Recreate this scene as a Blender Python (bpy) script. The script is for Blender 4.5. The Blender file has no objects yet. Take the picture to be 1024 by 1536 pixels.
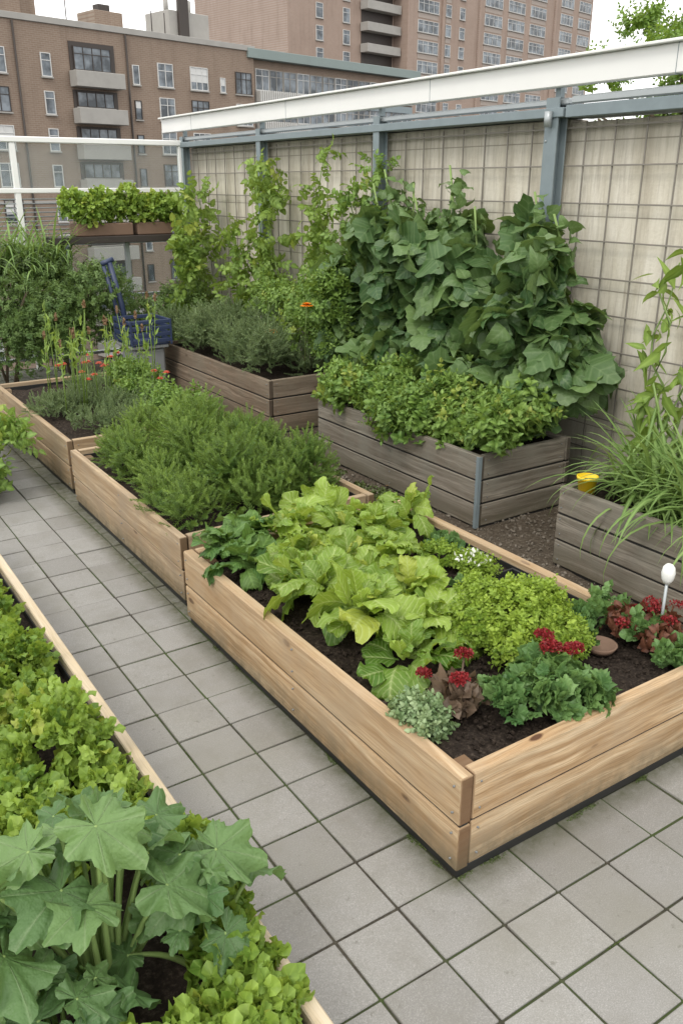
import bpy, math, numpy as np
from mathutils import Vector, Matrix, noise as mnoise
rng=np.random.default_rng(7)
S=bpy.context.scene
col_=S.collection
PI=math.pi
# ------------------------------------------------------------ mesh builder
class MB:
    def __init__(s): s.v=[];s.uv=[];s.c=[];s.f=[];s.n=0
    def add(s,v,f,uv=None,c=None,mat=0,smooth=False):
        v=np.asarray(v,float)
        if uv is None: uv=v[:,:2]
        if c is None: c=np.tile([.5,0,0],(len(v),1))
        s.v.append(v);s.uv.append(np.asarray(uv,float));s.c.append(np.asarray(c,float))
        if not isinstance(f,list): f=[f]
        for a in f:
            a=np.asarray(a,int)
            if len(a): s.f.append((a+s.n,mat,smooth))
        s.n+=len(v)
    def inst(s,t,R,loc,sc,rnd,mat=0,smooth=True):
        N=len(loc)
        if N==0: return
        tv,tf,tuv,tg=t
        nv=len(tv)
        V=np.einsum('nij,vj->nvi',R*np.asarray(sc)[:,None,None],tv)+loc[:,None,:]
        F=(tf[None]+(np.arange(N)*nv)[:,None,None]).reshape(-1,tf.shape[1])
        C=np.zeros((N,nv,3));C[:,:,0]=np.asarray(rnd)[:,None];C[:,:,1]=tg[None]
        s.add(V.reshape(-1,3),F,np.tile(tuv,(N,1)),C.reshape(-1,3),mat,smooth)
    def build(s,name,mats,loc=(0,0,0),rotz=0):
        me=bpy.data.meshes.new(name)
        V=np.concatenate(s.v);UV=np.concatenate(s.uv);C=np.concatenate(s.c)
        li=np.concatenate([a.ravel() for a,_,_ in s.f])
        tot=np.concatenate([np.full(len(a),a.shape[1]) for a,_,_ in s.f])
        mi=np.concatenate([np.full(len(a),m) for a,m,_ in s.f])
        sm=np.concatenate([np.full(len(a),q) for a,_,q in s.f])
        st=np.concatenate([[0],np.cumsum(tot)[:-1]])
        me.vertices.add(len(V));me.vertices.foreach_set('co',V.ravel())
        me.loops.add(len(li));me.loops.foreach_set('vertex_index',li.astype(np.int32))
        me.polygons.add(len(tot));me.polygons.foreach_set('loop_start',st.astype(np.int32))
        me.polygons.foreach_set('loop_total',tot.astype(np.int32))
        me.polygons.foreach_set('material_index',mi.astype(np.int32))
        me.polygons.foreach_set('use_smooth',sm.astype(bool))
        u=me.uv_layers.new(name='UVMap');u.data.foreach_set('uv',UV[li].ravel())
        a=me.color_attributes.new('Col','FLOAT_COLOR','POINT')
        a.data.foreach_set('color',np.concatenate([C,np.ones((len(C),1))],1).ravel())
        for m in mats: me.materials.append(m)
        me.update(calc_edges=True);me.validate()
        o=bpy.data.objects.new(name,me);o.location=loc;o.rotation_euler=(0,0,rotz)
        col_.objects.link(o);return o
_cor=np.array([(x,y,z) for x in(-1,1) for y in(-1,1) for z in(-1,1)])
def _topo():
    idx={tuple(c):i for i,c in enumerate(_cor)}
    h=np.array([1,1,1.]);ch=.1
    V=[]
    for c in _cor:
        for a in range(3):
            e=h-ch;e=e.copy();e[a]=1;V.append(c*e)
    V=np.array(V);Q=[];T=[]
    for a in range(3):
        o=[i for i in range(3) if i!=a]
        for sg in(-1,1):
            q=[]
            for p,r in((-1,-1),(1,-1),(1,1),(-1,1)):
                c=[0,0,0];c[a]=sg;c[o[0]]=p;c[o[1]]=r;q.append(idx[tuple(c)]*3+a)
            Q.append(q)
    for a in range(3):
        for b in range(a+1,3):
            d=3-a-b
            for sa in(-1,1):
                for sb in(-1,1):
                    c=[0,0,0];c[a]=sa;c[b]=sb;c[d]=-1;i1=idx[tuple(c)];c[d]=1;i2=idx[tuple(c)]
                    Q.append([i1*3+a,i1*3+b,i2*3+b,i2*3+a])
    for i in range(8): T.append([i*3,i*3+1,i*3+2])
    def fix(F):
        o=[]
        for f in F:
            p=V[f];n=np.cross(p[1]-p[0],p[2]-p[0])
            o.append(f if n@p.mean(0)>0 else f[::-1])
        return np.array(o)
    return fix(Q),fix(T)
BQ,BT=_topo()
def box(b,lo,hi,mat=0,ch=.003,R=None,piv=None,rnd=None,along=None):
    lo=np.array(lo,float);hi=np.array(hi,float);c=(lo+hi)/2;h=(hi-lo)/2
    ch=min(ch,h.min()*.45)
    V=[];UV=[];C=[]
    L=int(np.argmax(h)) if along is None else along
    ou=rng.uniform(0,50);ov=rng.uniform(0,50)
    rn=rng.random() if rnd is None else rnd
    for cs in _cor:
        for a in range(3):
            e=h-ch;e[a]=h[a];p=cs*e;V.append(p+c)
            o=[i for i in range(3) if i!=a]
            if a!=L:
                v=[i for i in o if i!=L][0];UV.append((p[L]+ou,p[v]+ov+a*3));C.append((rn,0,0))
            else: UV.append((p[o[0]]+ou,p[o[1]]+ov));C.append((rn,1,0))
    V=np.array(V)
    if R is not None:
        pv=c if piv is None else np.array(piv);V=(V-pv)@np.array(R).T+pv
    b.add(V,[BQ,BT],UV,C,mat)
def rotm(ax,an): return np.array(Matrix.Rotation(an,3,ax))
def tube(b,pts,r,mat=0,sides=6,rnd=.5,g=0,cap=True):
    pts=np.array(pts,float);n=len(pts);r=np.broadcast_to(r,(n,))
    T=np.gradient(pts,axis=0);T/=np.linalg.norm(T,axis=1)[:,None]+1e-9
    up=np.array([0,0,1.]) if abs(T[0,2])<.9 else np.array([1.,0,0])
    X=np.cross(T,up);X/=np.linalg.norm(X,axis=1)[:,None]+1e-9;Y=np.cross(T,X)
    an=np.arange(sides)/sides*2*PI
    V=pts[:,None]+r[:,None,None]*(np.cos(an)[None,:,None]*X[:,None]+np.sin(an)[None,:,None]*Y[:,None])
    F=[]
    for i in range(n-1):
        for j in range(sides):
            k=(j+1)%sides;F.append([i*sides+j,(i+1)*sides+j,(i+1)*sides+k,i*sides+k])
    fl=[np.array(F)]
    if cap: fl.append(np.array([list(range(sides)),[(n-1)*sides+j for j in range(sides)][::-1]]))
    V=V.reshape(-1,3)
    ln=np.repeat(np.cumsum(np.r_[0,np.linalg.norm(np.diff(pts,axis=0),axis=1)]),sides)
    UV=np.c_[ln,np.tile(an/6*.1,n)]
    b.add(V,fl,UV,np.tile([rnd,g,0],(len(V),1)),mat,True)
# ------------------------------------------------------------ leaf templates (v,f,uv,vein)
def gridleaf(W,n=5,c=2,curl=.5,fold=.15,ruf=0,ph=0,prof='ov',freq=12,saw=0,cup=0,puck=0,twist=0,irr=.06):
    s=np.linspace(0,1,n+1)
    if prof=='ov': w=W*np.sin(PI*np.clip(s,0,1)**.75)**.85
    elif prof=='lance': w=W*np.sin(PI*np.clip(s,0,1)**.6)
    elif prof=='round':
        t=np.linspace(.04,.96,n); s=np.r_[0,.56-.44*np.cos(PI*t)]
        w=np.r_[.035,W*np.sin(PI*t)**.62*(.8+.28*t)]
    elif prof=='heart': w=W*np.sin(PI*s**.5)**.7*(1-.15*s)
    elif prof=='blade': w=W*(1-s**3)*(.6+.4*s**.3)
    w=np.where(np.isnan(w),0,w)
    w=w*(1+saw*np.where(np.arange(n+1)%2==0,1,-1))
    ang=curl*s
    ds=np.r_[0,np.diff(s)]
    y=np.cumsum(ds*np.cos(ang));z=-np.cumsum(ds*np.sin(ang))
    V=[];UV=[];G=[]
    for i in range(n+1):
        for j in range(-c,c+1):
            q=j/c;a=abs(q)
            zz=z[i]+fold*a*w[i]+ruf*(a**1.6)*math.sin(freq*s[i]+ph+1.7*q)*(.35+s[i])-cup*a*a*w[i]
            zz+=puck*abs(math.sin(11*(s[i]-.35*a)))*min(1,a*2.5)
            xx=q*w[i]*(1+irr*math.sin(7*s[i]+ph+q)+irr*.6*math.sin(19*s[i]+ph*2+q*2))
            yy=y[i]+.10*a*a*w[i]*math.sin(ph+3*q)
            if prof=='round' and i==n: yy+=.03*math.sin(9*q+ph)-.03*a*a; zz+=ruf*.6*math.sin(8*q+ph)
            V.append((xx,yy,zz+twist*q*s[i]));UV.append((q*.5+.5,s[i]));G.append(1. if j==0 else 0.)
    F=[]
    m=2*c+1
    for i in range(n):
        for j in range(m-1):
            F.append([i*m+j,i*m+j+1,(i+1)*m+j+1,(i+1)*m+j])
    return np.array(V),np.array(F),np.array(UV),np.array(G)
def lobed(nl=7,nsub=4,rings=(.05,.35,.7,1.),depth=.3,span=155,jag=.06,wave=.08,cup=.15,seed=0,elong=1.15,jag2=.05,pw=1.3):
    r_=np.random.default_rng(seed)
    na=nl*nsub+1
    th=np.linspace(-span,span,na)*PI/180
    V=[];UV=[];G=[]
    ph=(np.arange(na)-nsub/2)/nsub*2*PI
    ls_=r_.uniform(.88,1.12,nl+1)[np.minimum(np.arange(na)//nsub,nl)]
    lob=1-depth*(.5-.5*np.cos(ph))**pw
    env=(.8+.25*np.cos(th/1.1))*(1+(ls_-1)*(.5+.5*np.cos(ph)))
    rr=lob*env*(1+r_.normal(0,jag2,na))
    rr*=1+jag*np.where(np.arange(na)%2==0,1,-1)
    p1,p2=r_.uniform(0,6,2)
    for k,q in enumerate(rings):
        for i in range(na):
            R=(rr[i]*q if q>.5 else (.85*rr[i]*q+.15*q))
            x=R*math.sin(th[i]);y=R*math.cos(th[i])*elong
            vein=1. if i%nsub==nsub//2 else 0.
            z=cup*q*q*(.3)-.35*cup*q**3+wave*q*q*math.sin(th[i]*3+p1)+wave*.6*q**3*math.sin(th[i]*7+p2)-(.05*q*vein)
            if wave>.12: z+=.05*q*q*math.cos(ph[i])+.035*q**4*math.sin(th[i]*15+p1)
            z-=.12*max(0,y)**2
            V.append((x*.6,y*.6,z*.6));UV.append((x*.5+.5,y*.5+.5));G.append(vein*(1-.3*q))
    F=[]
    for k in range(len(rings)-1):
        for i in range(na-1):
            F.append([k*na+i,(k+1)*na+i,(k+1)*na+i+1,k*na+i+1])
    return np.array(V),np.array(F),np.array(UV),np.array(G)
def compose(parts):
    V=[];F=[];U=[];G=[];n=0
    for t,R,loc,s in parts:
        v=(t[0]*s)@np.array(R).T+np.array(loc)
        V.append(v);F.append(t[1]+n);U.append(t[2]);G.append(t[3]);n+=len(v)
    return np.concatenate(V),np.concatenate(F),np.concatenate(U),np.concatenate(G)
def frames(d,up):
    d=d/(np.linalg.norm(d,axis=-1,keepdims=True)+1e-9)
    x=np.cross(d,up);x/=np.linalg.norm(x,axis=-1,keepdims=True)+1e-9
    z=np.cross(x,d)
    return np.stack([x,d,z],axis=-1)
def fr1(d,up): return frames(np.array([d],float),np.array([up],float))[0]
STEM=(np.array([(-.012,0,0),(.012,0,0),(.008,1,0),(-.008,1,0),(0,0,-.012),(0,0,.012),(0,1,.008),(0,1,-.008)]),np.array([[0,1,2,3],[4,5,6,7]]),np.zeros((8,2)),np.ones(8)*.8)
NEED=(np.array([(0,0,0),(.5,.45,.1),(0,1,0),(-.5,.45,.1)]),np.array([[0,1,2,3]]),np.array([(.5,0),(1,.5),(.5,1),(0,.5)]),np.zeros(4))
def needle_sprig(n=36,ln=.2,wd=.035,seed=0,spread=50,cl=.5):
    r=np.random.default_rng(seed);P=[(STEM,np.eye(3),(0,0,0),.95)]
    for i in range(n):
        s=.08+.9*i/n;a=i*2.4+r.normal(0,.2);e=math.radians(spread+r.normal(0,8))*(1-cl*s)
        d=np.array([math.sin(e)*math.cos(a),math.cos(e),math.sin(e)*math.sin(a)])
        R=fr1(d,(0,1,.01))
        R=R*np.array([wd,ln*(1-.35*s),wd])[None,:]
        P.append((NEED,R,(0,s,0),1))
    return compose(P)
def leafy_sprig(leaf,pairs=4,ls=.4,seed=0,spread=60,tip=True,whorl=2):
    r=np.random.default_rng(seed);P=[(STEM,np.eye(3),(0,0,0),.95)]
    for i in range(pairs):
        s=.15+.8*i/pairs
        for k in range(whorl):
            a=k*2*PI/whorl+i*PI/2+r.normal(0,.3);e=math.radians(spread+r.normal(0,10))*(1-.35*s)
            d=np.array([math.sin(e)*math.cos(a),math.cos(e),math.sin(e)*math.sin(a)])
            P.append((leaf[(i+k)%len(leaf)],fr1(d,(0,1,.01)),(0,s,0),ls*(1.1-.5*s)*r.uniform(.85,1.15)))
    if tip:
        for k in range(3):
            a=k*2.1;d=np.array([.35*math.cos(a),1,.35*math.sin(a)]);P.append((leaf[0],fr1(d,(math.cos(a),0.1,math.sin(a))),(0,.93,0),ls*.5))
    return compose(P)
def pinnate(leaf,pairs=3,ls=.35,seed=0,spread=60):
    r=np.random.default_rng(seed);P=[(STEM,np.eye(3),(0,0,0),1)]
    for i in range(pairs):
        s=.3+.6*i/pairs
        for sg in(-1,1):
            a=math.radians(spread+r.normal(0,8))
            P.append((leaf[(i*2+(sg>0))%len(leaf)],fr1((sg*math.sin(a),math.cos(a),r.normal(0,.2)),(r.normal(0,.2),r.normal(0,.25),1)),(0,s,0),ls*r.uniform(.75,1.15)))
    P.append((leaf[0],fr1((r.normal(0,.1),1,-.1),(0,0,1)),(0,.9,0),ls*1.2))
    return compose(P)
ZUP=np.array([0,0,1.])
def scatter(b,T,clumps,n,size,mat=0,up=.4,jit=.35,droop=0,shell=.18,zmin=-.25,zfl=None,base=.5,rb=0.,rs=.2):
    cl=np.array(clumps,float);w=cl[:,3]*cl[:,4]+cl[:,3]*cl[:,5];w/=w.sum()
    k=rng.choice(len(cl),n,p=w);c=cl[k]
    d=rng.normal(size=(n,3));d/=np.linalg.norm(d,axis=1)[:,None]
    d[:,2]=np.where(d[:,2]<zmin,-d[:,2],d[:,2])
    r=1-np.abs(rng.normal(0,shell,n));r=np.clip(r,.15,1.1)+rng.normal(0,.05,n)
    p=c[:,:3]+d*r[:,None]*c[:,3:6]
    nm=d/c[:,3:6];nm/=np.linalg.norm(nm,axis=1)[:,None]
    dd=nm*(1-up)+ZUP*up+jit*rng.normal(size=(n,3))*.7
    dd[:,2]-=droop
    dd/=np.linalg.norm(dd,axis=1)[:,None]
    sz=rng.uniform(size[0],size[1],n)
    loc=p-dd*sz[:,None]*base
    if zfl is not None: loc[:,2]=np.maximum(loc[:,2],zfl)
    U=nm+.3*ZUP+rng.normal(size=(n,3))*.3
    R=frames(dd,U)
    cr=rng.normal(0,.12,len(cl))[k]
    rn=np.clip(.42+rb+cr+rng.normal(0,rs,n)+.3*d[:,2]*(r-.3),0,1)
    tt=rng.integers(0,len(T),n)
    for i,t in enumerate(T):
        m=tt==i;b.inst(t,R[m],loc[m],sz[m],rn[m],mat)
def rosette(b,T,cx,cy,z,n,L,mat=0,out=75,inn=10,r0=.02,rb=0.,lift=0,tj=.15,ij=.1):
    i=np.arange(n);az=i*2.39996+rng.uniform(0,6)+rng.normal(0,.3,n);f=(i+.5)/n
    inc=np.radians(inn+(out-inn)*f**.8)+rng.normal(0,ij,n)
    d=np.c_[np.sin(inc)*np.cos(az),np.sin(inc)*np.sin(az),np.cos(inc)]
    hd=np.c_[np.cos(az),np.sin(az),0*az]
    U=ZUP*np.sin(inc)[:,None]-hd*np.cos(inc)[:,None]+rng.normal(size=(n,3))*tj
    R=frames(d,U)
    loc=np.array([cx,cy,z])+hd*r0*f[:,None]*2+ZUP*(.05*(1-f))[:,None]+ZUP*lift+rng.normal(size=(n,3))*np.array([.012,.012,.012])
    s=L*(.65+.4*np.sin(f*PI*.7))*rng.uniform(.68,1.25,n)
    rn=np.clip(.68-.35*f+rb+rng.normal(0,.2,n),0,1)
    tt=rng.integers(0,len(T),n)
    for k,t in enumerate(T):
        m=tt==k;b.inst(t,R[m],loc[m],s[m],rn[m],mat)
# ------------------------------------------------------------ materials
def newmat(name):
    m=bpy.data.materials.new(name);m.use_nodes=True;nt=m.node_tree
    return m,nt,nt.nodes['Principled BSDF'],nt.nodes['Material Output']
def N(nt,t,**k):
    n=nt.nodes.new(t)
    for a,v in k.items(): setattr(n,a,v)
    return n
def val(nt,x,sock):
    if isinstance(x,(int,float)): sock.default_value=x
    elif isinstance(x,tuple): sock.default_value=(*x,1) if len(x)==3 and sock.type=='RGBA' else x
    else: nt.links.new(x,sock)
def mix(nt,f,a,b,mode='MIX'):
    n=N(nt,'ShaderNodeMix',data_type='RGBA',blend_type=mode)
    val(nt,f,n.inputs[0]);val(nt,a,n.inputs[6]);val(nt,b,n.inputs[7]);return n.outputs[2]
def mth(nt,op,a,b=0.,c=None,clamp=False):
    n=N(nt,'ShaderNodeMath',operation=op,use_clamp=clamp);val(nt,a,n.inputs[0]);val(nt,b,n.inputs[1])
    if c is not None: val(nt,c,n.inputs[2])
    return n.outputs[0]
def noise(nt,vec,sc,det=4,rough=.6,dist=0):
    n=N(nt,'ShaderNodeTexNoise');val(nt,vec,n.inputs['Vector']);n.inputs['Scale'].default_value=sc
    n.inputs['Detail'].default_value=det;n.inputs['Roughness'].default_value=rough;n.inputs['Distortion'].default_value=dist
    return n.outputs['Fac']
def ramp(nt,f,stops):
    n=N(nt,'ShaderNodeValToRGB');e=n.color_ramp.elements
    while len(e)<len(stops): e.new(.5)
    for i,(p,c) in enumerate(stops):
        e[i].position=p;e[i].color=(*c,1) if isinstance(c,tuple) else (c,c,c,1)
    nt.links.new(f,n.inputs[0]);return n.outputs[0]
def mapv(nt,vec,sc):
    n=N(nt,'ShaderNodeMapping');val(nt,vec,n.inputs[0]);n.inputs['Scale'].default_value=sc;return n.outputs[0]
def bump(nt,h,st,dist,bs):
    n=N(nt,'ShaderNodeBump');n.inputs['Strength'].default_value=st;n.inputs['Distance'].default_value=dist
    nt.links.new(h,n.inputs['Height']);nt.links.new(n.outputs[0],bs.inputs['Normal']);return n
def coords(nt): return N(nt,'ShaderNodeTexCoord')
def attr(nt):
    a=N(nt,'ShaderNodeAttribute',attribute_name='Col');s=N(nt,'ShaderNodeSeparateColor')
    nt.links.new(a.outputs['Color'],s.inputs[0]);return s.outputs
def leafmat(name,c1,c2,vein=.35,veinc=None,tr=.3,rough=.5,side=0,bmp=.3,spots=0):
    m,nt,bs,out=newmat(name);A=attr(nt);tc=coords(nt)
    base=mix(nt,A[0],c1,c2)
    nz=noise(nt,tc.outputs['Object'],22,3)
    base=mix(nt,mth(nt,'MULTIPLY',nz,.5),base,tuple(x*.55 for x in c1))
    yl=mth(nt,'GREATER_THAN',A[0],.96);base=mix(nt,mth(nt,'MULTIPLY',yl,.35),base,(.42,.36,.06)) if spots else base
    vc=veinc or tuple(min(1,x*1.7+.03) for x in c2)
    g=mth(nt,'MULTIPLY',mth(nt,'POWER',A[1],2.5),vein)
    if side:
        sx=N(nt,'ShaderNodeSeparateXYZ');nt.links.new(tc.outputs['UV'],sx.inputs[0])
        ax=mth(nt,'ABSOLUTE',mth(nt,'SUBTRACT',sx.outputs[0],.5))
        ph=mth(nt,'MULTIPLY',mth(nt,'SUBTRACT',sx.outputs[1],mth(nt,'MULTIPLY',ax,.7)),side)
        w=mth(nt,'POWER',mth(nt,'ABSOLUTE',mth(nt,'COSINE',ph)),14)
        g=mth(nt,'ADD',g,mth(nt,'MULTIPLY',w,vein*.6),clamp=True)
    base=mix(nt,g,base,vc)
    nt.links.new(base,bs.inputs['Base Color']);bs.inputs['Roughness'].default_value=rough
    bs.inputs['Specular IOR Level'].default_value=.35
    if bmp:
        h=noise(nt,tc.outputs['Object'],60,2);h=mth(nt,'ADD',h,mth(nt,'MULTIPLY',g,-.8));bump(nt,h,bmp,.006,bs)
    t=N(nt,'ShaderNodeBsdfTranslucent')
    tcl=mix(nt,.6,base,tuple(min(1,x*1.5) for x in (c2[0]*1.15,c2[1],c2[2]*.6)))
    nt.links.new(tcl,t.inputs[0])
    mx=N(nt,'ShaderNodeMixShader');mx.inputs[0].default_value=tr
    nt.links.new(bs.outputs[0],mx.inputs[1]);nt.links.new(t.outputs[0],mx.inputs[2]);nt.links.new(mx.outputs[0],out.inputs[0])
    return m
def woodmat(name,ca,cb,cc,knot,stain=None,endc=None,grime=0.,sa=.75,crack=.0,kn=.76):
    m,nt,bs,out=newmat(name);A=attr(nt);tc=coords(nt);uv=tc.outputs['UV']
    wob=noise(nt,mapv(nt,uv,(1.5,5,1)),1,3)
    cv=N(nt,'ShaderNodeVectorMath',operation='ADD');nt.links.new(uv,cv.inputs[0])
    cmb=N(nt,'ShaderNodeCombineXYZ');nt.links.new(mth(nt,'MULTIPLY',wob,.08),cmb.inputs[1]);nt.links.new(cmb.outputs[0],cv.inputs[1])
    uw=cv.outputs[0]
    g1=noise(nt,mapv(nt,uw,(1.3,34,1)),1,6,.65,.3)
    g2=noise(nt,mapv(nt,uw,(5,220,1)),1,3,.65)
    g3=noise(nt,mapv(nt,uw,(.7,11,1)),1,3,.5)
    c=ramp(nt,g1,[(.38,ca),(.5,cb),(.60,cc)])
    c=mix(nt,ramp(nt,g3,[(.48,0.),(.62,.65)]),c,ca)
    c=mix(nt,ramp(nt,g2,[(.45,0.),(.7,.6)]),c,tuple(x*.5 for x in ca))
    vo=N(nt,'ShaderNodeTexVoronoi');nt.links.new(mapv(nt,uw,(4.2,11,1)),vo.inputs['Vector']);vo.inputs['Scale'].default_value=1
    k=ramp(nt,vo.outputs['Distance'],[(.10,1.),(.16,0.)])
    kr=ramp(nt,vo.outputs['Distance'],[(.12,.7),(.36,0.)])
    sc=N(nt,'ShaderNodeSeparateColor');nt.links.new(vo.outputs['Color'],sc.inputs[0])
    on=mth(nt,'GREATER_THAN',sc.outputs[0],kn)
    c=mix(nt,mth(nt,'MULTIPLY',kr,on),c,ca);c=mix(nt,mth(nt,'MULTIPLY',k,on),c,knot)
    c=mix(nt,mth(nt,'MULTIPLY',A[0],.42),c,tuple(x*.62 for x in cb))
    big=noise(nt,tc.outputs['Object'],3.5,6,.72)
    if stain: c=mix(nt,ramp(nt,big,[(.42,0.),(.66,sa)]),c,stain)
    if crack:
        ck=noise(nt,mapv(nt,uw,(1.1,70,1)),1,4,.7);c=mix(nt,ramp(nt,ck,[(.30,crack),(.40,0.)]),c,tuple(x*.25 for x in ca))
    c=mix(nt,mth(nt,'MULTIPLY',A[1],.9),c,endc or tuple(x*.45 for x in ca))
    if grime:
        sx=N(nt,'ShaderNodeSeparateXYZ');nt.links.new(tc.outputs['Object'],sx.inputs[0])
        gz=mth(nt,'MULTIPLY_ADD',sx.outputs[2],-6.,1.0,clamp=True)
        gz=mth(nt,'MULTIPLY',gz,mth(nt,'MULTIPLY',noise(nt,tc.outputs['Object'],14,5,.7),grime*1.7),clamp=True)
        c=mix(nt,gz,c,(.10,.085,.05))
    nt.links.new(c,bs.inputs['Base Color']);bs.inputs['Roughness'].default_value=.75
    bs.inputs['Specular IOR Level'].default_value=.25
    bump(nt,mth(nt,'ADD',g1,mth(nt,'MULTIPLY',g2,.6)),.5,.004,bs);return m
def simple(name,c,rough=.6,metal=0,var=.2,sc=8,bmp=0):
    m,nt,bs,out=newmat(name);tc=coords(nt)
    n=noise(nt,tc.outputs['Object'],sc,5)
    cc=mix(nt,mth(nt,'MULTIPLY',n,var*2),c,tuple(x*.5 for x in c))
    nt.links.new(cc,bs.inputs['Base Color']);bs.inputs['Roughness'].default_value=rough;bs.inputs['Metallic'].default_value=metal
    if bmp: bump(nt,noise(nt,tc.outputs['Object'],sc*8,4),bmp,.005,bs)
    return m
M={}
M['pine']=woodmat('pine_wood',(.37,.235,.12),(.56,.395,.235),(.68,.53,.35),(.09,.04,.02),stain=(.42,.325,.22),endc=(.15,.085,.045),grime=1.,sa=.65)
M['pine2']=woodmat('pine_wood_older',(.31,.21,.12),(.46,.34,.215),(.56,.44,.30),(.09,.045,.025),stain=(.31,.245,.175),endc=(.14,.09,.05),grime=1.1)
M['white_wood']=woodmat('pale_wood',(.55,.43,.27),(.70,.58,.41),(.78,.68,.52),(.25,.15,.08),stain=(.55,.46,.35))
M['grey']=woodmat('weathered_wood',(.155,.13,.10),(.27,.235,.19),(.38,.34,.285),(.07,.055,.04),stain=(.21,.20,.165),grime=.7,crack=.8)
M['brownw']=woodmat('weathered_brown_wood',(.17,.125,.088),(.28,.21,.15),(.38,.30,.225),(.07,.045,.03),stain=(.21,.18,.135),grime=.7,crack=.8)
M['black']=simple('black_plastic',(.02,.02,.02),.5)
M['white']=simple('white_paint',(.80,.80,.78),.4,var=.10,sc=3)
M['steel']=simple('blue_grey_steel',(.23,.28,.30),.45,.1,var=.3,sc=10)
M['galv']=simple('galvanised_steel',(.42,.45,.46),.4,.4,var=.2)
M['wire']=simple('mesh_wire',(.24,.22,.19),.6,.1)
M['blue']=simple('blue_plastic',(.03,.045,.10),.45)
M['bin']=simple('grey_bin_plastic',(.22,.23,.23),.6)
M['terra']=simple('terracotta',(.20,.125,.085),.8,bmp=.3)
M['yellow']=simple('yellow_plastic',(.85,.58,.02),.4,var=.1)
M['dark']=simple('dark_stained_timber',(.045,.035,.03),.6)
M['bark']=simple('bark',(.12,.09,.06),.9,bmp=.6,sc=20)
def soilmat(name,a,b,c,sc=1.):
    m,nt,bs,out=newmat(name);tc=coords(nt);o=tc.outputs['Object']
    n1=noise(nt,o,60*sc,6,.75);n2=noise(nt,o,6,4)
    col=ramp(nt,n1,[(.3,a),(.52,b),(.68,c)]);col=mix(nt,mth(nt,'MULTIPLY',n2,.7),col,a)
    nt.links.new(col,bs.inputs['Base Color']);bs.inputs['Roughness'].default_value=.95;bs.inputs['Specular IOR Level'].default_value=.15
    bump(nt,n1,.8,.015,bs);return m
M['soil']=soilmat('potting_soil',(.016,.012,.01),(.046,.034,.026),(.14,.11,.085))
M['gravel']=soilmat('gravelly_soil',(.05,.04,.03),(.12,.095,.07),(.26,.22,.18),.8)
m,nt,bs,out=newmat('joint_sand_and_moss');tc=coords(nt);o=tc.outputs['Object']
c=ramp(nt,noise(nt,o,60,5,.7),[(.35,(.03,.025,.018)),(.65,(.08,.07,.05))])
c=mix(nt,ramp(nt,noise(nt,o,2.2,5,.7),[(.42,0.),(.56,.95)]),c,(.05,.075,.018))
nt.links.new(c,bs.inputs['Base Color']);bs.inputs['Roughness'].default_value=.95;bump(nt,noise(nt,o,150,3),.8,.01,bs);M['joint']=m
m,nt,bs,out=newmat('concrete_paver');tc=coords(nt);A=attr(nt);o=tc.outputs['Object']
n1=noise(nt,o,260,3,.8);n2=noise(nt,o,5,6,.68);n3=noise(nt,o,1.3,4)
c=mix(nt,A[0],(.255,.247,.232),(.335,.327,.31))
c=mix(nt,ramp(nt,n1,[(.42,.45),(.60,0.)]),c,(.15,.145,.135))
c=mix(nt,ramp(nt,n1,[(.58,0.),(.72,.5)]),c,(.50,.48,.46))
c=mix(nt,ramp(nt,n2,[(.45,0.),(.70,.5)]),c,(.19,.18,.155))
c=mix(nt,ramp(nt,n3,[(.5,0.),(.72,.45)]),c,(.215,.205,.165))
n5=noise(nt,o,26,4,.7);c=mix(nt,ramp(nt,n5,[(.62,0.),(.74,.6)]),c,(.12,.115,.09))
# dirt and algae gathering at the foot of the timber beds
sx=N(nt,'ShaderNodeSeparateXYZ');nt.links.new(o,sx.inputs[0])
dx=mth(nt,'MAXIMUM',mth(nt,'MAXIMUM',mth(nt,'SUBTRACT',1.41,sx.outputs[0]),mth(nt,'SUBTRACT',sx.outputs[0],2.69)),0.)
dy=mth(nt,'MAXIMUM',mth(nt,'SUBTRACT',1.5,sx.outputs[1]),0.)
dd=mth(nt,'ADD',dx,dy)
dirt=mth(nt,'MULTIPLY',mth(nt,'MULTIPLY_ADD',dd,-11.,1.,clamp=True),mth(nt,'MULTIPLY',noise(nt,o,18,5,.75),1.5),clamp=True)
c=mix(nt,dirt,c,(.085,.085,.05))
nt.links.new(c,bs.inputs['Base Color']);bs.inputs['Roughness'].default_value=.8;bs.inputs['Specular IOR Level'].default_value=.3
bump(nt,n1,.3,.002,bs);M['paver']=m
m,nt,bs,out=newmat('weathered_render');tc=coords(nt);o=tc.outputs['Object']
n1=noise(nt,mapv(nt,o,(1,3.5,.55)),1.6,7,.7,.4);n2=noise(nt,mapv(nt,o,(1,9,.9)),3,5,.7);n3=noise(nt,o,40,4,.7)
c=ramp(nt,n1,[(.3,(.45,.40,.315)),(.48,(.62,.575,.475)),(.65,(.73,.69,.60))])
c=mix(nt,ramp(nt,n2,[(.48,0.),(.72,.6)]),c,(.38,.335,.26))
c=mix(nt,mth(nt,'MULTIPLY',n3,.25),c,(.3,.28,.24))
sx=N(nt,'ShaderNodeSeparateXYZ');nt.links.new(o,sx.inputs[0])
def gline(coord,per,off,w):
    f=mth(nt,'FRACT',mth(nt,'DIVIDE',mth(nt,'ADD',coord,off),per));f=mth(nt,'ABSOLUTE',mth(nt,'SUBTRACT',f,.5))
    return mth(nt,'LESS_THAN',f,w/per/2)
g=mth(nt,'MAXIMUM',gline(sx.outputs[1],.46,50.02,.010),gline(sx.outputs[2],.445,50.04,.008))
c=mix(nt,mth(nt,'MULTIPLY',g,.65),c,(.15,.13,.10))
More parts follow.
